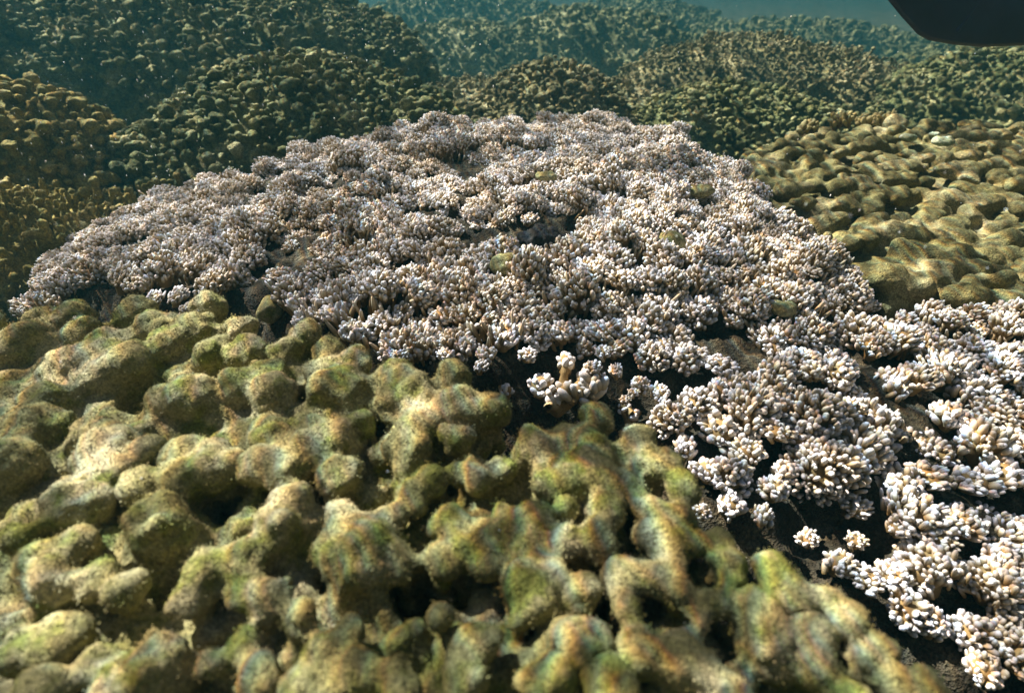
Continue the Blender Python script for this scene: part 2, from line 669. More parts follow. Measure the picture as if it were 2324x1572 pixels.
KC = knob_colony
KC("knobby_coral", "broad olive coral mound with large mushroom shaped knobs, just behind the pale coral's left crest",
   [((-0.72, 2.08, -0.55), (0.62, 0.50, 0.29)), ((-1.10, 1.85, -0.64), (0.34, 0.36, 0.20)), ((-0.42, 1.95, -0.62), (0.42, 0.36, 0.24))],
   0.006, 0.031, 0.016, M_KNOB, 11)
KC("knobby_coral", "huge shaded dark green coral slope filling the top left, rising past the frame",
   [((-1.86, 3.6, -0.62), (1.45, 1.0, 0.60)), ((-2.9, 3.2, -0.6), (1.2, 1.0, 0.62))],
   0.0095, 0.040, 0.019, M_KNOB, 12)
KC("knobby_coral", "rounded coral hump at the left edge with ridged top, between dark slope and golden fingers",
   [((-1.45, 1.72, -0.60), (0.36, 0.36, 0.31))],
   0.0065, 0.036, 0.018, M_FINGER, 13)
KC("finger_coral", "golden finger coral with upright knobby branches beside the pale coral's left end",
   [((-1.27, 1.30, -0.68), (0.34, 0.30, 0.20)), ((-1.02, 1.55, -0.72), (0.3, 0.25, 0.17))],
   0.006, 0.036, 0.015, M_FINGER, 14, style="finger")
KC("knobby_coral", "small peaked brown coral mound right behind the middle of the pale crest",
   [((0.15, 2.42, -0.50), (0.34, 0.30, 0.16)), ((0.08, 2.35, -0.6), (0.52, 0.34, 0.18))],
   0.0055, 0.032, 0.015, M_BROWN, 15)
KC("knobby_coral", "low wide green coral mound of small knobs behind the pale coral's right shoulder",
   [((0.88, 2.45, -0.60), (0.54, 0.42, 0.19)), ((1.25, 2.5, -0.62), (0.4, 0.3, 0.12))],
   0.0055, 0.03, 0.0135, M_KNOB, 16)
KC("bushy_coral", "ragged brown coral ridge with steep shadowed face, behind the low green mound",
   [((1.45, 3.9, -0.75), (0.9, 0.6, 0.36)), ((1.95, 3.75, -0.7), (0.45, 0.5, 0.26))],
   0.0085, 0.042, 0.019, M_BROWN, 17, style="bush")
KC("bushy_coral", "dark low coral bank filling the dip between the left mound and the small peaked mound",
   [((-0.12, 3.1, -0.75), (0.5, 0.4, 0.26)), ((0.55, 3.3, -0.75), (0.6, 0.4, 0.2))],
   0.0085, 0.040, 0.018, M_BROWN, 24, style="bush")
KC("bushy_coral", "hazy teal coral dome in the middle distance behind the small peaked mound",
   [((0.93, 7.3, -0.98), (1.45, 1.0, 0.53))],
   0.026, 0.0782, 0.03444, M_FAR, 18, style="knob")
KC("bushy_coral", "dim bushy coral bank between the dark slope and the hazy dome",
   [((-0.50, 7.0, -1.15), (1.1, 0.9, 0.60))],
   0.024, 0.0748, 0.0328, M_FAR, 23, style="knob")
KC("knobby_coral", "dark streaked coral mound at the right edge under the swim fin",
   [((2.5, 3.15, -0.74), (0.62, 0.6, 0.36)), ((3.2, 3.0, -0.74), (0.6, 0.6, 0.36))],
   0.0085, 0.038, 0.018, M_KNOB, 19)
KC("bushy_coral", "faint coral hill fading into blue water at the top centre",
   [((-0.9, 11.9, -1.35), (2.3, 1.3, 0.92)), ((2.3, 12.4, -1.4), (2.2, 1.2, 0.80))],
   0.034, 0.102, 0.0451, M_FAR, 20, style="knob")
KC("bushy_coral", "faint low coral ridge fading out beyond the ragged brown ridge",
   [((4.6, 10.6, -1.45), (2.6, 1.0, 0.66)), ((7.6, 10.0, -1.5), (2.0, 1.2, 0.6))],
   0.034, 0.102, 0.0451, M_FAR, 21, style="knob")
KC("bushy_coral", "hazy coral bank reaching the right edge behind the streaked mound",
   [((5.9, 7.0, -1.25), (1.9, 1.0, 0.56))],
   0.026, 0.0816, 0.03608, M_FAR, 22, style="knob")


# ------------------------------------------------------------------ colony of large lobes (foreground) and lumpy plate (right)
def z_front(x, y):
    return -0.278 - 0.03 * np.clip(y - 0.45, 0, 1)


LUMPS = [(170, 715, 45), (288, 718, 42), (472, 690, 42), (310, 700, 40), (90, 725, 40), (-60, 740, 60), (62, 772, 55), (12, 790, 45), (190, 745, 42),
         (240, 785, 60), (150, 835, 62), (100, 905, 55), (545, 740, 45), (350, 748, 55), (390, 780, 45), (450, 745, 50), (480, 800, 50), (560, 800, 45),
         (218, 850, 45), (290, 820, 55), (437, 893, 62), (360, 900, 36), (545, 875, 45), (622, 885, 52), (773, 883, 75), (735, 840, 45), (897, 846, 52),
         (925, 896, 72), (1027, 848, 48), (1048, 916, 62), (1120, 922, 45), (947, 962, 58), (822, 951, 28), (916, 1014, 58), (1040, 990, 38), (691, 755, 40),
         (746, 788, 42), (809, 815, 42), (650, 792, 38), (608, 840, 42), (622, 985, 38), (719, 1004, 78), (62, 968, 62), (205, 978, 50), (237, 1026, 66),
         (328, 1016, 28), (425, 1030, 52), (140, 955, 30), (20, 1040, 60), (480, 1055, 56), (590, 1060, 46), (353, 1187, 78), (159, 1134, 76), (247, 1059, 52),
         (406, 1085, 48), (495, 1060, 46), (318, 1100, 46), (88, 1271, 58), (170, 1236, 46), (35, 1215, 48), (117, 1317, 64), (219, 1307, 56), (283, 1346, 50),
         (435, 1345, 56), (477, 1282, 48), (551, 1324, 48), (484, 1505, 42), (318, 1530, 95), (219, 1500, 56), (141, 1441, 62), (53, 1459, 52), (551, 1455, 45),
         (647, 1070, 52), (770, 1070, 56), (664, 1134, 42), (770, 1160, 38), (640, 1201, 56), (823, 1250, 100), (905, 1279, 42), (742, 1243, 48), (558, 1271, 56),
         (611, 1353, 58), (682, 1400, 52), (791, 1425, 38), (735, 1476, 55), (788, 1530, 65), (841, 1522, 48), (912, 1505, 42), (576, 1540, 58), (912, 1560, 50),
         (883, 1165, 34), (929, 1123, 36), (982, 1081, 36), (1053, 1060, 40), (1100, 1085, 34), (1025, 1183, 42), (1071, 1215, 58), (993, 1264, 42),
         (1088, 1465, 52), (1060, 1545, 48), (1354, 958, 40), (1279, 975, 28), (1199, 980, 28), (1216, 1013, 62), (1316, 1000, 52), (1440, 995, 45),
         (1466, 1050, 48), (1354, 1033, 58), (1516, 1050, 34), (1550, 1105, 44), (1304, 1080, 66), (1254, 1080, 52), (1366, 1095, 48), (1286, 1150, 28),
         (1374, 1153, 42), (1436, 1105, 42), (1466, 1140, 38), (1550, 1170, 44), (1491, 1165, 36), (1474, 1215, 28), (1516, 1240, 44), (1571, 1223, 38),
         (1204, 1176, 56), (1141, 1063, 38), (1144, 1150, 32), (1141, 1200, 42), (1191, 1238, 48), (1354, 1213, 46), (1279, 1225, 46), (1109, 1253, 52),
         (1211, 1327, 76), (1321, 1341, 44), (1417, 1312, 44), (1417, 1372, 38), (1321, 1451, 58), (1458, 1464, 56), (1541, 1478, 56), (1610, 1506, 56),
         (1486, 1313, 46), (1527, 1286, 38), (1535, 1349, 46), (1623, 1360, 46), (1590, 1415, 36), (1238, 1547, 64), (1390, 1561, 56), (1627, 1222, 34),
         (1650, 1286, 44), (1758, 1292, 40), (1796, 1340, 54), (1875, 1356, 40), (1708, 1380, 42), (1741, 1455, 70), (1845, 1445, 48), (1930, 1415, 44),
         (1861, 1510, 52), (1960, 1504, 42), (2000, 1465, 34), (2030, 1543, 42), (2110, 1562, 38), (1926, 1569, 44), (1660, 1570, 55), (700, 1570, 60), (100, 1570, 50),
         (340, 1440, 30), (1180, 1400, 26), (1000, 1400, 22)]
HOLES = [(30, 862, 62, 48), (320, 955, 58, 55), (455, 985, 50, 26), (700, 955, 75, 22), (850, 1035, 26, 42), (515, 1150, 58, 72), (715, 1172, 20, 36),
         (885, 1195, 30, 24), (1012, 1130, 46, 26), (770, 1360, 55, 42), (960, 1400, 115, 60), (1100, 1345, 50, 40), (1432, 1215, 22, 58), (1378, 1470, 18, 70),
         (1290, 1180, 32, 16), (1170, 1105, 20, 20), (1308, 1275, 24, 26), (1478, 1250, 16, 14), (1620, 1455, 40, 40), (1690, 1340, 40, 34), (1735, 1550, 40, 18),
         (350, 1415, 52, 40), (80, 1545, 52, 38), (265, 1090, 32, 12), (60, 1105, 52, 14), (385, 1245, 46, 20), (215, 920, 30, 30), (1500, 1110, 14, 30),
         (1200, 1445, 40, 45), (1390, 1400, 15, 40), (1330, 1400, 25, 20), (630, 955, 40, 14), (150, 1200, 50, 14), (500, 1400, 30, 25)]
OUT_PX = [(-300, 735), (0, 722), (170, 705), (300, 700), (470, 690), (560, 730), (660, 750), (780, 790), (850, 840), (960, 850), (1080, 870), (1130, 920),
          (1150, 985), (1230, 985), (1360, 965), (1490, 1010), (1570, 1095), (1575, 1200), (1640, 1235), (1750, 1300), (1880, 1365), (1980, 1450), (2160, 1580), (2400, 1780)]
poly = [on_plane(x, y, z_front)[0][:2] for x, y in OUT_PX]
poly = [(-1.1, 0.50)] + poly + [(0.25, -0.08), (-1.1, -0.08)]
f = Field((-0.86, -0.05, -0.46), (0.40, 0.66, -0.20), 0.0026)
X, Y = np.meshgrid(f.ax[0], f.ax[1], indexing='ij')
psd = poly_sdf(X, Y, poly) + 0.012
zb = z_front(X, Y) - 0.0235 - 0.007 * vnoise(np.stack([X.ravel() * 14, Y.ravel() * 14, 0 * X.ravel()], 1)).reshape(X.shape) + 0.012 * np.clip((Y - 0.30 - 0.15 * X) / 0.06, 0, 1) - 0.003 * np.clip(X / 0.05, 0, 1)
d1 = (f.ax[2][None, None, :] - zb[:, :, None]) * 0.9
f.S = Field.smin(-d1, -psd[:, :, None].astype(np.float32) + 0 * d1, 0.03).astype(np.float32) * -1.0
g = np.random.default_rng(31)
# knobs packed over the whole skin
fq = np.column_stack([g.uniform(-0.86, 0.40, 9000), g.uniform(-0.05, 0.64, 9000), np.zeros(9000)])
fq = fq[poly_sdf(fq[:, 0], fq[:, 1], poly) < -0.010]
fs_ = g.uniform(0.020, 0.034, len(fq)) * np.clip((fq[:, 1] * CP + 0.28 * SP) / 0.46, 0.55, 1)
for i in poisson(fq, fs_, g):
    x, y, _ = fq[i]
    r = fs_[i] * 0.56
    f.ell((x, y, z_front(x, y) - 0.018 - r * .4 + g.normal() * 0.004), (r * g.uniform(.9, 1.25), r * g.uniform(.9, 1.2), r * 1.05), 0.8 * r, rz=g.uniform(0, 3))
for x, y, rx, ry in HOLES:
    c, t = on_plane(x, y, lambda a, b: z_front(a, b) - 0.028)
    s = t / FPX
    f.ell((c[0], c[1] + 0.012, c[2] - 0.018), (rx * s * 1.0, max(ry * s * 1.3, 0.010), 0.06), 0.009, sub=True)
for x, y, r in LUMPS:
    c, t = on_plane(x, y, z_front)
    s = t / FPX
    R = r * s * 0.9
    f.ell((c[0], c[1], c[2] - 0.25 * R), (R, R * 1.05, R * 0.95), min(0.013, 0.66 * R), rz=g.uniform(-.5, .5))
    f.cap((c[0], c[1], c[2] - 0.3 * R), (c[0], c[1] + 0.5 * R, c[2] - 0.25 * R - 0.045), R * 0.55, R * 0.6, min(0.008, 0.4 * R))
    for _ in range(5):
        q = g.normal(size=3)
        q /= np.linalg.norm(q)
        q[2] = abs(q[2]) * 0.8
        f.ell(np.array([c[0], c[1], c[2] - 0.25 * R]) + q * R * g.uniform(.6, .9), np.array([.46, .5, .42]) * R * g.uniform(.6, 1.15), min(0.006, 0.3 * R))
V, F = f.mesh()
Nn = vnormals(V, F)
V = V + Nn * (vnoise(V / 0.028) * 0.0045 + vnoise(V / 0.012 + 7) * 0.0034 + vnoise(V / 0.0055 + 3) * 0.0014)[:, None]
org = np.array([-0.2, 0.3, BED])
front = empty("lobed_coral", W(org))
tag(front, "large mustard green coral with fat rounded lobes and black hollows, nearest the viewer", "coral")
link("lobed_surface", mesh_np("lobed_surface", V - org, F, M_FRONT), front)

# fine extended polyps standing off the skin
ctr = V[F].mean(1)
nrm = vnormals(V, F)[F[:, 0]]
dist = np.linalg.norm(ctr, axis=1)
wgt = (dist < 0.75) & (nrm[:, 2] > -0.3)
cid = np.nonzero(wgt)[0]


def fuzz(ctr, nrm, cid, n, lmin, lmax, wid, gen):
    pick = gen.choice(cid, n)
    p = ctr[pick] + gen.normal(size=(n, 3)) * 0.0012
    d = nrm[pick] + gen.normal(size=(n, 3)) * 0.45
    d /= np.linalg.norm(d, axis=1, keepdims=True)
    L = gen.uniform(lmin, lmax, (n, 1))
    a = np.cross(d, gen.normal(size=(n, 3)))
    a /= np.linalg.norm(a, axis=1, keepdims=True)
    bq = np.cross(d, a)
    p0 = p - nrm[pick] * 0.0006
    w = wid * gen.uniform(.7, 1.3, (n, 1))
    vs = np.stack([p0 + a * w, p0 - a * w * .5 + bq * w * .87, p0 - a * w * .5 - bq * w * .87, p0 + d * L], 1).reshape(-1, 3)
    i4 = np.arange(n)[:, None] * 4
    fs = np.concatenate([i4 + np.array([[0, 1, 3]]), i4 + np.array([[1, 2, 3]]), i4 + np.array([[2, 0, 3]])])
    return vs, fs


vs, fs = fuzz(ctr, nrm, cid, 300000, 0.0005, 0.0013, 0.00055, g)
tag(link("polyp_fuzz", mesh_np("polyp_fuzz", vs - org, fs, M_FRONT, smooth=False), front), kind="stuff")


def stalk(polyg, ztop, zbot, shrink, mat, parent, org, name="stalk"):
    pg = np.asarray(polyg, float)
    c = pg.mean(0)
    rings = []
    for k, (z, s) in enumerate(((ztop, shrink), ((ztop + zbot) / 2, shrink * 0.9), (zbot, shrink * 1.02))):
        q = c + (pg - c) * s
        rings.append(np.column_stack([q, np.full(len(q), z)]))
    n = len(pg)
    V = np.concatenate(rings + [np.array([[c[0], c[1], ztop]])])
    F = []
    for k in range(2):
        for i in range(n):
            j = (i + 1) % n
            F.append((k * n + i, k * n + j, (k + 1) * n + j, (k + 1) * n + i))
    for i in range(n):
        F.append((3 * n, i, (i + 1) % n, (i + 1) % n))
    F = [tuple(q) for q in F]
    me = bpy.data.meshes.new(name)
    me.from_pydata([tuple(v - org) for v in V], [], [q if len(set(q)) == 4 else q[:3] for q in F])
    me.materials.append(mat)
    link(name, me, parent)


stalk(poly, -0.42, BED - 0.12, 0.9, M_ROCK, front, org)


# lumpy plate on the right
def z_right(x, y):
    return -0.400 + 0.045 * (y - 1.2) - 0.012 * (x - 1.0)


RO_PX = [(1690, 372), (1680, 338), (1800, 300), (1900, 278), (2050, 268), (2200, 266), (2400, 272), (2700, 285), (2900, 420), (2800, 700), (2600, 725), (2324, 690), (2130, 655), (2030, 668), (1965, 612), (1905, 535), (1800, 455)]
rpoly = [on_plane(x, y, z_right)[0][:2] for x, y in RO_PX]
f = Field((0.25, 0.38, -0.54), (2.25, 1.95, -0.30), 0.0052)
X, Y = np.meshgrid(f.ax[0], f.ax[1], indexing='ij')
psd = poly_sdf(X, Y, rpoly) + 0.01
zb = z_right(X, Y) - 0.029 + 0.014 * vnoise(np.stack([X.ravel() * 6, Y.ravel() * 6, 0 * X.ravel()], 1)).reshape(X.shape)
d1 = (f.ax[2][None, None, :] - zb[:, :, None]) * 0.9
f.S = -Field.smin(-d1, -psd[:, :, None] + 0 * d1, 0.05).astype(np.float32)
g = np.random.default_rng(57)
cand = np.column_stack([g.uniform(0.3, 2.2, 6000), g.uniform(0.42, 1.9, 6000), np.zeros(6000)])
cand = cand[poly_sdf(cand[:, 0], cand[:, 1], rpoly) < -0.012]
srad = g.uniform(0.026, 0.054, len(cand))
sel = poisson(cand, srad, g)
for i in sel:
    x, y, _ = cand[i]
    r = srad[i] * 0.47
    z = z_right(x, y) - 0.016 + g.normal() * 0.007
    a = g.uniform(-0.5, 0.6)
    f.ell((x, y, z), (r * g.uniform(1.0, 1.5), r * g.uniform(.85, 1.0), r * .9), 0.018, rz=a)
    for _ in range(3):
        f.ell((x + r * g.normal(), y + r * .6 * g.normal(), z + .15 * r * g.normal()), np.array((r * .6, r * .5, r * .5)) * g.uniform(.7, 1.2), 0.012)
V, F = f.mesh()
Nn = vnormals(V, F)
V = V + Nn * (vnoise(V / 0.03) * 0.007 + vnoise(V / 0.013 + 7) * 0.0035)[:, None]
org = np.array([1.1, 1.2, BED])
right = empty("lumpy_coral", W(org))
tag(right, "flat yellowish brown coral plate of low sausage shaped lumps at the right edge", "coral")
link("lumpy_surface", mesh_np("lumpy_surface", V - org, F, M_RIGHT), right)
stalk(rpoly, -0.47, BED - 0.12, 0.88, M_ROCK, right, org)


def blob(name, c, r, mat, h, seed, amp, parent=None, freq=1.0, bumps=10):
    """small irregular encrusting lump; c relative to the camera"""
    g = np.random.default_rng(seed)
    c = np.array(c, float)
    r = np.array(r, float)
    f = Field(c - r * 1.7 - 0.01, c + r * 1.7 + 0.01, h)
    f.ell(c, r * 0.8, 0.01)
    for _ in range(bumps):
        q = g.normal(size=3)
        q /= np.linalg.norm(q)
        q[2] = abs(q[2])
        f.ell(c + q * r * 0.7, r.min() * g.uniform(.3, .55) * np.ones(3), r.min() * .35)
    V, F = f.mesh()
    Nn = vnormals(V, F)
    V = V + Nn * (vnoise(V / (0.016 / freq)) * amp + vnoise(V / (0.006 / freq) + 4) * amp * .5)[:, None]
    return V, F


for k, (px, py, r) in enumerate([(2062, 312, 22), (2140, 322, 30), (2120, 305, 16)]):
    c, t = on_plane(px, py, lambda a, b: z_right(a, b) + 0.008)
    V, F = blob("bleached_lobe", c, np.array((r, r * .8, r * .42)) * t / FPX, M_MINT, 0.004, 70 + k, 0.002)
    o = link("bleached_lobe", mesh_np("bleached_lobe", V - org, F, M_MINT), right)
    o["label"] = "pale mint green bleached lobe"


# ------------------------------------------------------------------ pale branching coral
def finger_template(seg, rings):
    """unit finger along +Z from 0 to 1, radius 1 in its middle, rounded tip"""
    V = [(0, 0, 0)]
    T = [0.0]
    prof = []
    for k in range(1, rings + 1):
        s = k / (rings + 0.35)
        if s < 0.66:
            r = 0.70 + 0.30 * s / 0.66
        else:
            u = (s - 0.66) / 0.34
            r = math.sqrt(max(1 - u * u, 0))
        prof.append((s, r))
    for s, r in prof:
        for a in range(seg):
            th = 2 * math.pi * a / seg
            V.append((r * math.cos(th), r * math.sin(th), s))
            T.append(s)
    V.append((0, 0, 1.0))
    T.append(1.0)
    F = []
    for a in range(seg):
        b2 = (a + 1) % seg
        for k in range(rings - 1):
            o0 = 1 + k * seg
            o1 = o0 + seg
            F += [(o0 + a, o0 + b2, o1 + b2), (o0 + a, o1 + b2, o1 + a)]
        o0 = 1 + (rings - 1) * seg
        F.append((o0 + a, o0 + b2, len(V) - 1))
    return np.array(V), np.array(T), np.array(F)


def cluster(gen, R, fr, squash, cone, tmpl, dens=1.0, stretch=1.0):
    """rounded head of short fingers, radius R, finger radius fr; origin at its root"""
    tv, tt, tf = tmpl
    area = 2 * math.pi * R * R * (1 - math.cos(cone))
    n = max(6, int(dens * area / (1.95 * fr) ** 2))
    Vs, Ts, Fs = [], [], []
    base = 0
    off = gen.uniform(0, 6.28)
    lob = gen.normal(size=(5, 3))
    lob[:, 2] = np.abs(lob[:, 2])
    lob /= np.linalg.norm(lob, axis=1, keepdims=True)
    for i in range(n):
        cz = 1 - (1 - math.cos(cone)) * (i + 0.5) / n
        th = off + i * 2.39996 + gen.normal() * 0.12
        sr = math.sqrt(max(0, 1 - cz * cz))
        d = np.array([sr * math.cos(th), sr * math.sin(th), cz]) + gen.normal(size=3) * 0.13
        d /= np.linalg.norm(d)
        lump = 0.78 + 0.30 * max(0.0, (lob @ d).max() - 0.5) * 2 * 0.9
        tip = d * R * lump * gen.uniform(0.80, 1.16) * np.array([1, 1, squash])
        ax = d * 0.7 + np.array([0, 0, 0.6]) + gen.normal(size=3) * 0.2
        ax /= np.linalg.norm(ax)
        r = fr * gen.uniform(0.6, 1.25)
        L = fr * gen.uniform(3.6, 6.6) * stretch
        a = np.cross(ax, [0.3, 0.5, 0.1])
        a /= np.linalg.norm(a)
        bb = np.cross(ax, a)
        v = tv.copy()
        ell = gen.uniform(0.75, 1.25)
        bend = gen.normal() * 0.4 * r
        vv = (v[:, 0:1] * r * ell) * a + (v[:, 1:2] * r / ell) * bb + (v[:, 2:3] * L) * ax + (v[:, 2:3] ** 2 * bend) * a
        vv = vv + (tip - ax * L)
        Vs.append(vv)
        Ts.append(tt * 0.9 + gen.uniform(-0.12, 0.12))
        Fs.append(tf + base)
        base += len(tv)
    # core the fingers grow out of
    m = 10
    core = []
    for j in range(5):
        cz = math.cos(cone * (j + 0.3) / 5)
        sr = math.sin(cone * (j + 0.3) / 5)
        for a_ in range(m):
            th = 2 * math.pi * a_ / m
            core.append((0.62 * R * sr * math.cos(th), 0.62 * R * sr * math.sin(th), 0.62 * R * squash * cz))
    for a_ in range(m):
        th = 2 * math.pi * a_ / m
        core.append((0.28 * R * math.cos(th), 0.28 * R * math.sin(th), -0.9 * R))
    cf = []
    for j in range(5):
        for a_ in range(m):
            b_ = (a_ + 1) % m
            cf += [(j * m + a_, (j + 1) * m + a_, (j + 1) * m + b_), (j * m + a_, (j + 1) * m + b_, j * m + b_)]
    Vs.append(np.array(core))
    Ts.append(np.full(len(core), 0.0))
    Fs.append(np.array(cf) + base)
    return np.concatenate(Vs), np.concatenate(Ts), np.concatenate(Fs)


def z_pale(x, y):
    return -0.345 - np.where(x > -0.05, 0.055, 0.115) * ((x + 0.05) / 0.8) ** 2 - 0.045 * ((y - 1.25) / 0.6) ** 2


PALE_PX = [(40, 690), (70, 620), (150, 530), (260, 475), (400, 415), (520, 388), (600, 355), (690, 328), (830, 295), (1000, 275), (1180, 266), (1350, 268),
           (1480, 284), (1560, 314), (1640, 345), (1735, 405), (1795, 465), (1890, 535), (1950, 610), (2010, 665), (2110, 668), (2200, 690), (2324, 715), (2700, 760), (3000, 850),
           (3000, 1500), (2330, 1560), (2230, 1480), (2130, 1420), (2010, 1340), (1905, 1260), (1760, 1140), (1620, 1110), (1540, 1010), (1490, 930), (1560, 880), (1640, 845), (1440, 800),
           (1300, 745), (1080, 760), (1000, 780), (860, 765), (740, 720), (665, 690), (610, 640), (530, 610), (420, 600), (330, 640), (200, 610), (110, 640), (140, 690)]
ppoly = np.array([on_plane(x, y, z_pale)[0][:2] for x, y in PALE_PX])
VOIDS = [(1255, 500, 70, 26), (1440, 600, 42, 24), (1230, 545, 58, 30), (1150, 600, 44, 30), (1526, 556, 36, 28), (1240, 400, 28, 12), (1590, 432, 40, 14), (330, 590, 60, 22),
         (570, 650, 40, 40), (1330, 460, 40, 14), (930, 590, 20, 14), (1700, 790, 50, 12), (1900, 690, 40, 14), (2060, 800, 60, 14), (1850, 880, 70, 18), (2200, 900, 70, 14),
         (1780, 700, 34, 18), (2050, 1000, 80, 22), (1900, 1010, 60, 18), (2230, 1030, 80, 20), (1850, 1170, 70, 40), (2120, 1130, 80, 26), (2250, 1230, 90, 34), (2000, 1200, 50, 24),
         (2160, 1330, 60, 22), (1170, 320, 36, 10), (1060, 720, 24, 22), (1560, 840, 30, 20), (1620, 700, 30, 10), (800, 690, 26, 12), (1000, 690, 20, 16), (560, 480, 50, 12), (300, 540, 40, 10)]
vc = []
for x, y, rx, ry in VOIDS:
    c, t = on_plane(x, y, z_pale)
    if x > 1640 and y > 690:
        rx, ry = rx * 0.7, ry * 0.7
    vc.append((c[0], c[1], rx * t / FPX, max(ry * t / FPX * 1.6, 0.012)))
HAND = [(690, 705, 40), (755, 700, 34), (800, 740, 36), (860, 720, 44), (960, 770, 30), (1000, 690, 36), (1010, 800, 22), (1060, 770, 26), (1150, 745, 40), (1215, 740, 42),
        (1270, 735, 34), (1100, 790, 26), (1370, 790, 22), (1480, 790, 44), (1560, 800, 42), (1640, 815, 40), (1520, 930, 50), (1590, 900, 48), (1640, 960, 50), (1660, 1060, 56),
        (1700, 1010, 42), (1610, 1050, 40), (1760, 1100, 40), (1790, 1060, 34), (1820, 980, 50), (1950, 1130, 40), (2040, 1195, 30), (1910, 1270, 36), (1975, 1300, 44), (2040, 1290, 40),
        (2080, 1375, 56), (2130, 1400, 40), (2230, 1430, 60), (2310, 1400, 60), (2240, 1500, 44), (480, 630, 42), (345, 668, 26), (400, 660, 26), (420, 690, 20),
        (200, 600, 48), (130, 640, 36), (90, 680, 34), (560, 560, 44), (450, 560, 36), (640, 610, 40), (725, 600, 36), (1660, 1130, 34), (1420, 900, 14), (2300, 1260, 60), (2210, 1160, 50),
        (2120, 1060, 50), (2290, 1060, 50),
        (905, 800, 22), (1195, 795, 26), (1345, 825, 22), (1455, 850, 26), (1500, 885, 24), (1440, 880, 16), (1560, 1000, 30), (1600, 1150, 24), (1730, 1170, 26), (1840, 1215, 26), (1950, 1215, 26),
        (700, 745, 22), (1090, 820, 20), (1400, 835, 18), (1545, 950, 26)]
g = np.random.default_rng(91)
pl = []
for x, y, r in HAND:
    c, t = on_plane(x, y, z_pale)
    pl.append((c, r * t / FPX))
npre = len(pl)
cand = np.column_stack([g.uniform(-1.05, 1.25, 40000), g.uniform(0.1, 1.75, 40000), np.zeros(40000)])
cand = cand[poly_sdf(cand[:, 0], cand[:, 1], ppoly) < -0.004]
keep = np.ones(len(cand), bool)
for x, y, rx, ry in vc:
    keep &= ((cand[:, 0] - x) / (rx + .010)) ** 2 + ((cand[:, 1] - y) / (ry + .010)) ** 2 > 1
for c, r in pl:
    keep &= np.hypot(cand[:, 0] - c[0], cand[:, 1] - c[1]) > r * 0.8 + 0.014
cand = cand[keep]
srad = g.uniform(0.030, 0.058, len(cand))
sel = poisson(cand, srad, g)
for i in sel:
    x, y, _ = cand[i]
    pl.append((np.array([x, y, z_pale(x, y)]), srad[i] * 0.74))
RN = lambda q: vnoise(np.column_stack([q[:, 0] * 11, q[:, 1] * 11, 0 * q[:, 0] + 3])) + 0.5 * vnoise(np.column_stack([q[:, 0] * 24, q[:, 1] * 24, 0 * q[:, 0] + 8]))
# second, lower layer of small heads among the first
cand2 = cand[g.permutation(len(cand))[:14000]]
ar = np.array([p for p, r in pl])
rr_ = np.array([r for p, r in pl])
d2 = np.hypot(cand2[:, None, 0] - ar[None, :, 0], cand2[:, None, 1] - ar[None, :, 1]) - rr_[None, :] * 0.72
cand2 = cand2[d2.min(1) > 0.003]
for i in poisson(cand2, np.full(len(cand2), 0.024), g):
    x, y, _ = cand2[i]
    pl.append((np.array([x, y, z_pale(x, y) - 0.010]), 0.0165))
for k in range(npre, len(pl)):
    p, r = pl[k]
    q = RN(p[None])[0]
    near = p[1] < 0.62 and p[0] > 0.16
    if q < (-0.75 if near else -0.62):
        pl[k] = None
pl = [q for q in pl if q is not None]
pos = np.array([p for p, r in pl])
rel = RN(pos)
pos[npre:, 2] += 0.030 * rel[npre:] - 0.004
rad = np.array([r for p, r in pl])
print("pale clusters", len(pl))
t_hi = finger_template(8, 5)
t_lo = finger_template(6, 4)
dep = pos @ np.array([0, CP, -SP])


def fr_at(t):
    return np.interp(t, [0.3, 0.42, 0.62, 0.8, 1.2], [0.0020, 0.0022, 0.0033, 0.0029, 0.0023])


ratio = fr_at(dep) / rad
RB = [0.058, 0.07, 0.09, 0.115, 0.15, 0.20]
NV = 5
buck = np.argmin(np.abs(ratio[:, None] - np.array(RB)[None, :]), 1)
var_me, var_lo = [], []
for bi, rb in enumerate(RB):
    for k in range(NV):
        v, t, fc = cluster(np.random.default_rng(200 + k + 20 * bi), 1.0, rb, g.uniform(.75, 1.0), math.radians(g.uniform(88, 108)), t_hi, 0.85)
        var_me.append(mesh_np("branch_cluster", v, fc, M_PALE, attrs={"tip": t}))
        var_lo.append(cluster(np.random.default_rng(300 + k + 20 * bi), 1.0, rb, g.uniform(.65, .95), math.radians(g.uniform(80, 100)), t_lo, 0.85))

org = np.array([-0.05, 0.9, BED])
pale = empty("branching_coral", W(org))
tag(pale, "wide pale lavender white coral dome of countless stubby fingertips across the middle", "coral")
show = rad / np.linalg.norm(pos, axis=1)
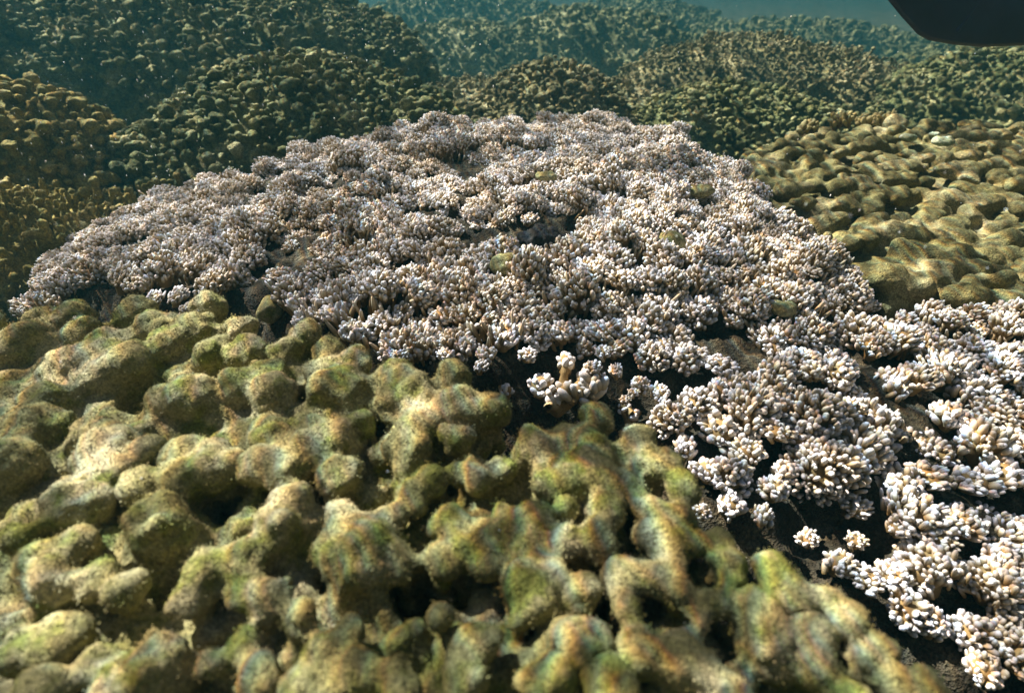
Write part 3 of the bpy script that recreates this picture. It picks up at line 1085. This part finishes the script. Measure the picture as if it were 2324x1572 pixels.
# only those inside the picture can be the largest shown
fwd = np.array([0, CP, -SP])
upv = np.array([0, SP, CP])
uu = np.abs(pos[:, 0] / dep)
vv_ = np.abs((pos @ upv) / dep)
show = np.where((uu < 0.9) & (vv_ < 0.61), show, 0)
order = np.argsort(-show)
big, rest = order[:100], order[100:]
for i in big:
    o = link("branch_cluster", var_me[buck[i] * NV + i % NV], pale)
    p = pos[i] - org
    R = rad[i]
    p = p - np.array([0, 0, R * 0.55])
    o.location = p
    tl = 0.25
    o.rotation_euler = (g.normal() * .15 + 0.22, g.normal() * .15, g.uniform(0, 6.28)) if i >= npre else (0.42, g.normal() * .12, g.normal() * .25)
    o.scale = (R, R, R * g.uniform(.85, 1.1))
Vs, Ts, Fs = [], [], []
base = 0
for i in rest:
    v, t, fc = var_lo[buck[i] * NV + i % NV]
    R = rad[i]
    a = g.uniform(0, 6.28)
    cs, sn = math.cos(a), math.sin(a)
    q = v * R * np.array([1, 1, g.uniform(.85, 1.1)])
    tx, ty = g.normal() * .18, g.normal() * .18
    q = np.column_stack([cs * q[:, 0] - sn * q[:, 1] + tx * q[:, 2], sn * q[:, 0] + cs * q[:, 1] + ty * q[:, 2], q[:, 2]])
    q = q + pos[i] - org - np.array([0, 0, R * 0.55 - g.normal() * 0.004])
    Vs.append(q)
    Ts.append(t)
    Fs.append(fc + base)
    base += len(v)
# low tips filling between the heads
cq = np.column_stack([g.uniform(-1.05, 1.25, 70000), g.uniform(0.1, 1.75, 70000), np.zeros(70000)])
cq = cq[poly_sdf(cq[:, 0], cq[:, 1], ppoly) < 0.0]
kk = np.ones(len(cq), bool)
for x, y, rx, ry in vc:
    kk &= ((cq[:, 0] - x) / rx) ** 2 + ((cq[:, 1] - y) / ry) ** 2 > 1
cq = cq[kk]
cq = cq[poisson(cq, np.full(len(cq), 0.0078), g)]
tv, tt, tf = t_lo
hz = RN(cq)
sel_ = hz > np.where((cq[:, 1] < 0.64) & (cq[:, 0] > 0.10), 9.0, -0.3)
cq, hz = cq[sel_], hz[sel_]
for (x, y, _), hh in zip(cq, hz):
    r = fr_at(math.hypot(y, x * .5)) * g.uniform(.8, 1.2)
    top = z_pale(x, y) - 0.012 + hh * 0.026 + g.normal() * 0.002
    root = z_pale(x, y) - 0.045
    L = max(top - root, 0.012)
    lean = g.normal(size=2) * 0.3
    q = tv * np.array([r, r, L])
    q[:, 0] += lean[0] * q[:, 2]
    q[:, 1] += lean[1] * q[:, 2]
    q = q + np.array([x, y, root]) - org
    Vs.append(q)
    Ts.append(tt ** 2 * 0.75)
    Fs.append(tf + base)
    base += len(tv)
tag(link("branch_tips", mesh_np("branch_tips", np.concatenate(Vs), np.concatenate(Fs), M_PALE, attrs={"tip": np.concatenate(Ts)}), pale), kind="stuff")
print("finger verts", base)

# dark dead skeleton under the living tips
BASE_PX = [(30, 690), (60, 620), (150, 530), (260, 475), (400, 415), (520, 388), (600, 355), (690, 328), (830, 295), (1000, 275), (1180, 266), (1350, 268),
           (1480, 284), (1560, 314), (1640, 345), (1735, 405), (1795, 465), (1890, 535), (1950, 610), (2010, 665), (2110, 668), (2200, 690), (2324, 715), (2700, 760)]
bpoly = [on_plane(x, y, z_pale)[0][:2] for x, y in BASE_PX] + [(1.15, 0.5), (0.9, 0.05), (0.2, 0.02), (-0.05, 0.25), (-0.5, 0.4), (-0.95, 0.62)]
xs = np.arange(-1.15, 1.35, 0.008)
ys = np.arange(-0.02, 1.75, 0.008)
X, Y = np.meshgrid(xs, ys, indexing='ij')
sd = poly_sdf(X, Y, bpoly)
sdl = poly_sdf(X, Y, ppoly)
pp = np.stack([X.ravel(), Y.ravel(), 0 * X.ravel()], 1)
nz = (vnoise(pp * 28) * 0.012 + vnoise(pp * 60) * 0.007 + vnoise(pp * 120) * 0.004).reshape(X.shape)
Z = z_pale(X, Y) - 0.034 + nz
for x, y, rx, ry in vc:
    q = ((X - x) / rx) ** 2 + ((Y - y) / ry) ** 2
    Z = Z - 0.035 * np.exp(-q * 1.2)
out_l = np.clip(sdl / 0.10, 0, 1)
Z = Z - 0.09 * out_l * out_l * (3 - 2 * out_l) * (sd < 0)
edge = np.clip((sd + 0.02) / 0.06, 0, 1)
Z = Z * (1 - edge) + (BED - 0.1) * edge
keepv = sd < 0.06
ii = np.arange(X.size).reshape(X.shape)
kq = keepv[:-1, :-1] & keepv[1:, :-1] & keepv[1:, 1:] & keepv[:-1, 1:]
bf = np.stack([ii[:-1, :-1][kq], ii[1:, :-1][kq], ii[1:, 1:][kq], ii[:-1, 1:][kq]], 1)
used = np.unique(bf)
remap = np.full(X.size, -1)
remap[used] = np.arange(len(used))
bv = np.stack([X.ravel(), Y.ravel(), Z.ravel()], 1)[used]
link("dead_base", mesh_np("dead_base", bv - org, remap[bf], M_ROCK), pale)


# ------------------------------------------------------------------ small things on and around the colonies
def sprig(name, label, root, heads, mat, fr, seed, cat="coral", group=None):
    """small branching coral: a stem with a few heads of fingers; root and heads relative to the camera"""
    g = np.random.default_rng(seed)
    root = np.array(root, float)
    e = empty(name, W(root))
    tag(e, label, cat, group)
    f = Field(np.min([root] + [h[0] for h in heads], 0) - 0.05, np.max([root] + [h[0] for h in heads], 0) + 0.05, 0.0022)
    for c, R in heads:
        f.cap(root, np.array(c) - np.array([0, 0, R * .3]), R * .40, R * .45, 0.008)
    V, F = f.mesh()
    V = V + vnormals(V, F) * (vnoise(V / 0.008) * 0.0022)[:, None]
    link("stem", mesh_np("stem", V - root, F, mat, attrs={"tip": np.full(len(V), 0.12)}), e)
    for c, R in heads:
        v, t, fc = cluster(g, R, fr, 0.9, math.radians(105), t_hi, 0.8, 1.0)
        o = link("branch_head", mesh_np("branch_head", v, fc, mat, attrs={"tip": t}), e)
        o.location = np.array(c) - root - np.array([0, 0, R * .4])
        o.rotation_euler = (0.3 + g.normal() * .2, g.normal() * .25, g.uniform(0, 6))
    return e


def zp(dz):
    return lambda a, b: z_pale(a, b) + dz


def hp(px, py, r, dz=0.0):
    c, t = on_plane(px, py, zp(dz))
    return c, r * t / FPX


r0 = hp(1265, 925, 1, -0.055)[0]
sprig("coral_sprig", "isolated cream coral sprig of thick fingertips standing in black shade above the green lobes", r0,
      [hp(1228, 862, 38, -0.02), hp(1345, 850, 40, -0.015), hp(1288, 808, 24, -0.01), hp(1280, 876, 30, -0.02), hp(1316, 880, 26, -0.025), hp(1252, 892, 24, -0.03)], M_PALE, 0.0055, 401)
r0 = hp(1150, 905, 1, -0.06)[0]
sprig("coral_sprig", "tiny cream coral tuft in the dark crevice left of the larger sprig", r0, [hp(1150, 878, 19, -0.04)], M_PALE, 0.004, 402)
r0 = hp(1425, 965, 1, -0.06)[0]
sprig("coral_sprig", "short cream coral stub in the dark crevice right of the larger sprig", r0, [hp(1415, 915, 18, -0.035), hp(1440, 935, 14, -0.04)], M_PALE, 0.0045, 403)


def hr(px, py, r, dz=0.0):
    c, t = on_plane(px, py, lambda a, b: z_right(a, b) + dz)
    return c, r * t / FPX


sprig("yellow_coral", "small bright yellow coral tuft on the far rim of the lumpy plate", hr(1915, 275, 1, -0.03)[0], [hr(1905, 262, 22, 0.0), hr(1925, 258, 20, 0.01)], M_YELLOW, 0.007, 404)
sprig("yellow_coral", "dull tan coral tuft beside the bright yellow one on the plate's rim", hr(1975, 275, 1, -0.03)[0], [hr(1965, 264, 20, 0.0), hr(1995, 262, 20, 0.005), hr(2030, 258, 18, 0.008)], M_YELLOW, 0.008, 405)
sprig("yellow_coral", "whitish coral tuft where the lumpy plate meets the low green mound", hr(1835, 300, 1, -0.03)[0], [hr(1825, 285, 18, 0.0), hr(1845, 276, 18, 0.01)], M_YELLOW, 0.007, 406)


def lumpthing(name, label, cat, px, py, r, mat, h, seed, amp, dz=-0.002, freq=1.0, asp=(1, .8, .6), bumps=10, group=None):
    c, t = on_plane(px, py, zp(dz))
    V, F = blob(name, c, np.array(asp) * r * t / FPX, mat, h, seed, amp, freq=freq, bumps=bumps)
    o = link(name, mesh_np(name, V - c, F, mat))
    o.location = W(c)
    tag(o, label, cat, group)


lumpthing("algae_clump", "crumpled black algae clump in a hollow of the pale coral", "algae", 1232, 548, 62, M_BLACK, 0.003, 501, 0.006, freq=1.6, asp=(1, .9, .45), bumps=26)
lumpthing("turf_rock", "rounded olive turf covered rock just below the black algae clump", "rock", 1150, 604, 46, M_TURF, 0.003, 502, 0.002, asp=(1, .9, .62))
lumpthing("turf_rock", "angular olive turf covered rock right of the black algae clump", "rock", 1524, 558, 40, M_TURF, 0.003, 503, 0.003, asp=(.9, .9, .85), bumps=4)
lumpthing("turf_rock", "small greenish turf patch among the pale tips on the right slope", "rock", 1778, 702, 34, M_TURF, 0.003, 504, 0.002, asp=(1, .9, .5))
lumpthing("turf_rock", "thin brown turf patch near the crest of the pale coral", "rock", 1240, 402, 34, M_TURF, 0.004, 505, 0.002, asp=(1, .6, .35))
lumpthing("turf_rock", "dark brown turf patch on the pale coral's upper right", "rock", 1590, 434, 42, M_TURF, 0.004, 506, 0.003, asp=(1, .7, .35))
lumpthing("small_coral", "small olive green coral lump in shade left of the nearest pale tips", "coral", 614, 706, 36, M_FRONT, 0.0026, 507, 0.002, dz=-0.02, asp=(.9, .9, 1.0), bumps=5)

# swim fin reaching in at the top right
FT = 1.05
fin_px = [(1880, -110), (1975, 0), (2030, 50), (2072, 86), (2100, 97), (2160, 103), (2230, 106), (2330, 102), (2440, 90), (2560, 60), (2700, -60), (2800, -200), (2640, -330), (2300, -330), (2020, -230)]
fp = np.array([P(x, y, FT) for x, y in fin_px])
fc0 = fp.mean(0)
nf = -fwd
fin = empty("swim_fin", W(fc0))
tag(fin, "dark navy swim fin blade cutting into the top right corner", "swim fin")
n = len(fp)
me = bpy.data.meshes.new("blade")
fv = []
rings = [(0.985, -0.006), (1.0, -0.003), (1.0, 0.003), (0.985, 0.006)]
loc = fp - fc0
for s, o_ in rings:
    for q in loc:
        fv.append(q * s + nf * (o_ + 0.06 * ((q[0]) / 0.35) ** 2))
ff = []
for k in range(3):
    for i in range(n):
        j = (i + 1) % n
        ff.append((k * n + i, k * n + j, (k + 1) * n + j, (k + 1) * n + i))
c0i = len(fv)
fv.append(nf * -0.006)
fv.append(nf * 0.006)
for i in range(n):
    j = (i + 1) % n
    ff.append((c0i, j, i))
    ff.append((c0i + 1, 3 * n + i, 3 * n + j))
me.from_pydata([tuple(q) for q in fv], [], ff)
me.materials.append(M_NAVY)
me.polygons.foreach_set("use_smooth", np.ones(len(me.polygons), bool))
link("blade", me, fin)


def tube(name, pts, r, mat, parent, seg=8):
    pts = np.array(pts, float)
    V, F = [], []
    for i, p in enumerate(pts):
        d = pts[min(i + 1, len(pts) - 1)] - pts[max(i - 1, 0)]
        d /= np.linalg.norm(d)
        a = np.cross(d, nf)
        a /= np.linalg.norm(a)
        bq = np.cross(d, a)
        rr = r if np.isscalar(r) else r[i]
        for s in range(seg):
            th = 2 * math.pi * s / seg
            V.append(p + a * rr * math.cos(th) + bq * rr * math.sin(th))
    for i in range(len(pts) - 1):
        for s in range(seg):
            s2 = (s + 1) % seg
            F.append((i * seg + s, i * seg + s2, (i + 1) * seg + s2, (i + 1) * seg + s))
    link(name, mesh_np(name, V, F, mat), parent)


toe = P(2480, -300, FT) - fc0
tube("foot_pocket", [toe + np.array([-.05, 0, -.02]), toe, toe + np.array([.1, .03, .05]), toe + np.array([.2, .06, .09])], [.012, .045, .05, .042], M_NAVY, fin, 16)
for a, b2 in (((2160, 80), (2400, -230)), ((2420, 60), (2520, -230))):
    p, q = P(*a, FT) - fc0, P(*b2, FT) - fc0
    pts = [p + (q - p) * s for s in np.linspace(0, 1, 8)]
    pts = [u + nf * (0.004 + 0.06 * (u[0] / 0.35) ** 2) for u in pts]
    tube("rib", pts, 0.005, M_NAVY, fin)

# drifting specks in the water
g = np.random.default_rng(77)
Vs, Fs = [], []
octv = np.array([(1, 0, 0), (-1, 0, 0), (0, 1, 0), (0, -1, 0), (0, 0, 1), (0, 0, -1)], float)
octf = np.array([(0, 2, 4), (2, 1, 4), (1, 3, 4), (3, 0, 4), (2, 0, 5), (1, 2, 5), (3, 1, 5), (0, 3, 5)])
k = 0
while k < 420:
    near_ok = g.random() < 0.25
    px = g.uniform(-50, 2370)
    py = g.uniform(-20, 1250)
    if g.random() < 0.6:
        px = g.uniform(0, 1150)
        py = g.uniform(0, 450)
    t = g.uniform(0.45, 1.9)
    lim = min(0.9 * z_pale(0, 1.2) / ray(px, py)[2] if ray(px, py)[2] < 0 else 9, 2.2)
    if py > 650 and not near_ok:
        py *= 0.5
    if py > 650:
        lim = min(lim, 0.40)
    t = min(t, lim * g.uniform(.5, .95))
    s = g.uniform(0.0004, 0.0012) * (0.4 + t * .5)
    axs = np.array([1, 1, g.uniform(1, 2.4)]) * s
    Vs.append(octv * axs + W(P(px, py, t)))
    Fs.append(octf + 6 * k)
    k += 1
tag(link("drifting_specks", mesh_np("drifting_specks", np.concatenate(Vs), np.concatenate(Fs), M_SPECK)), kind="stuff")
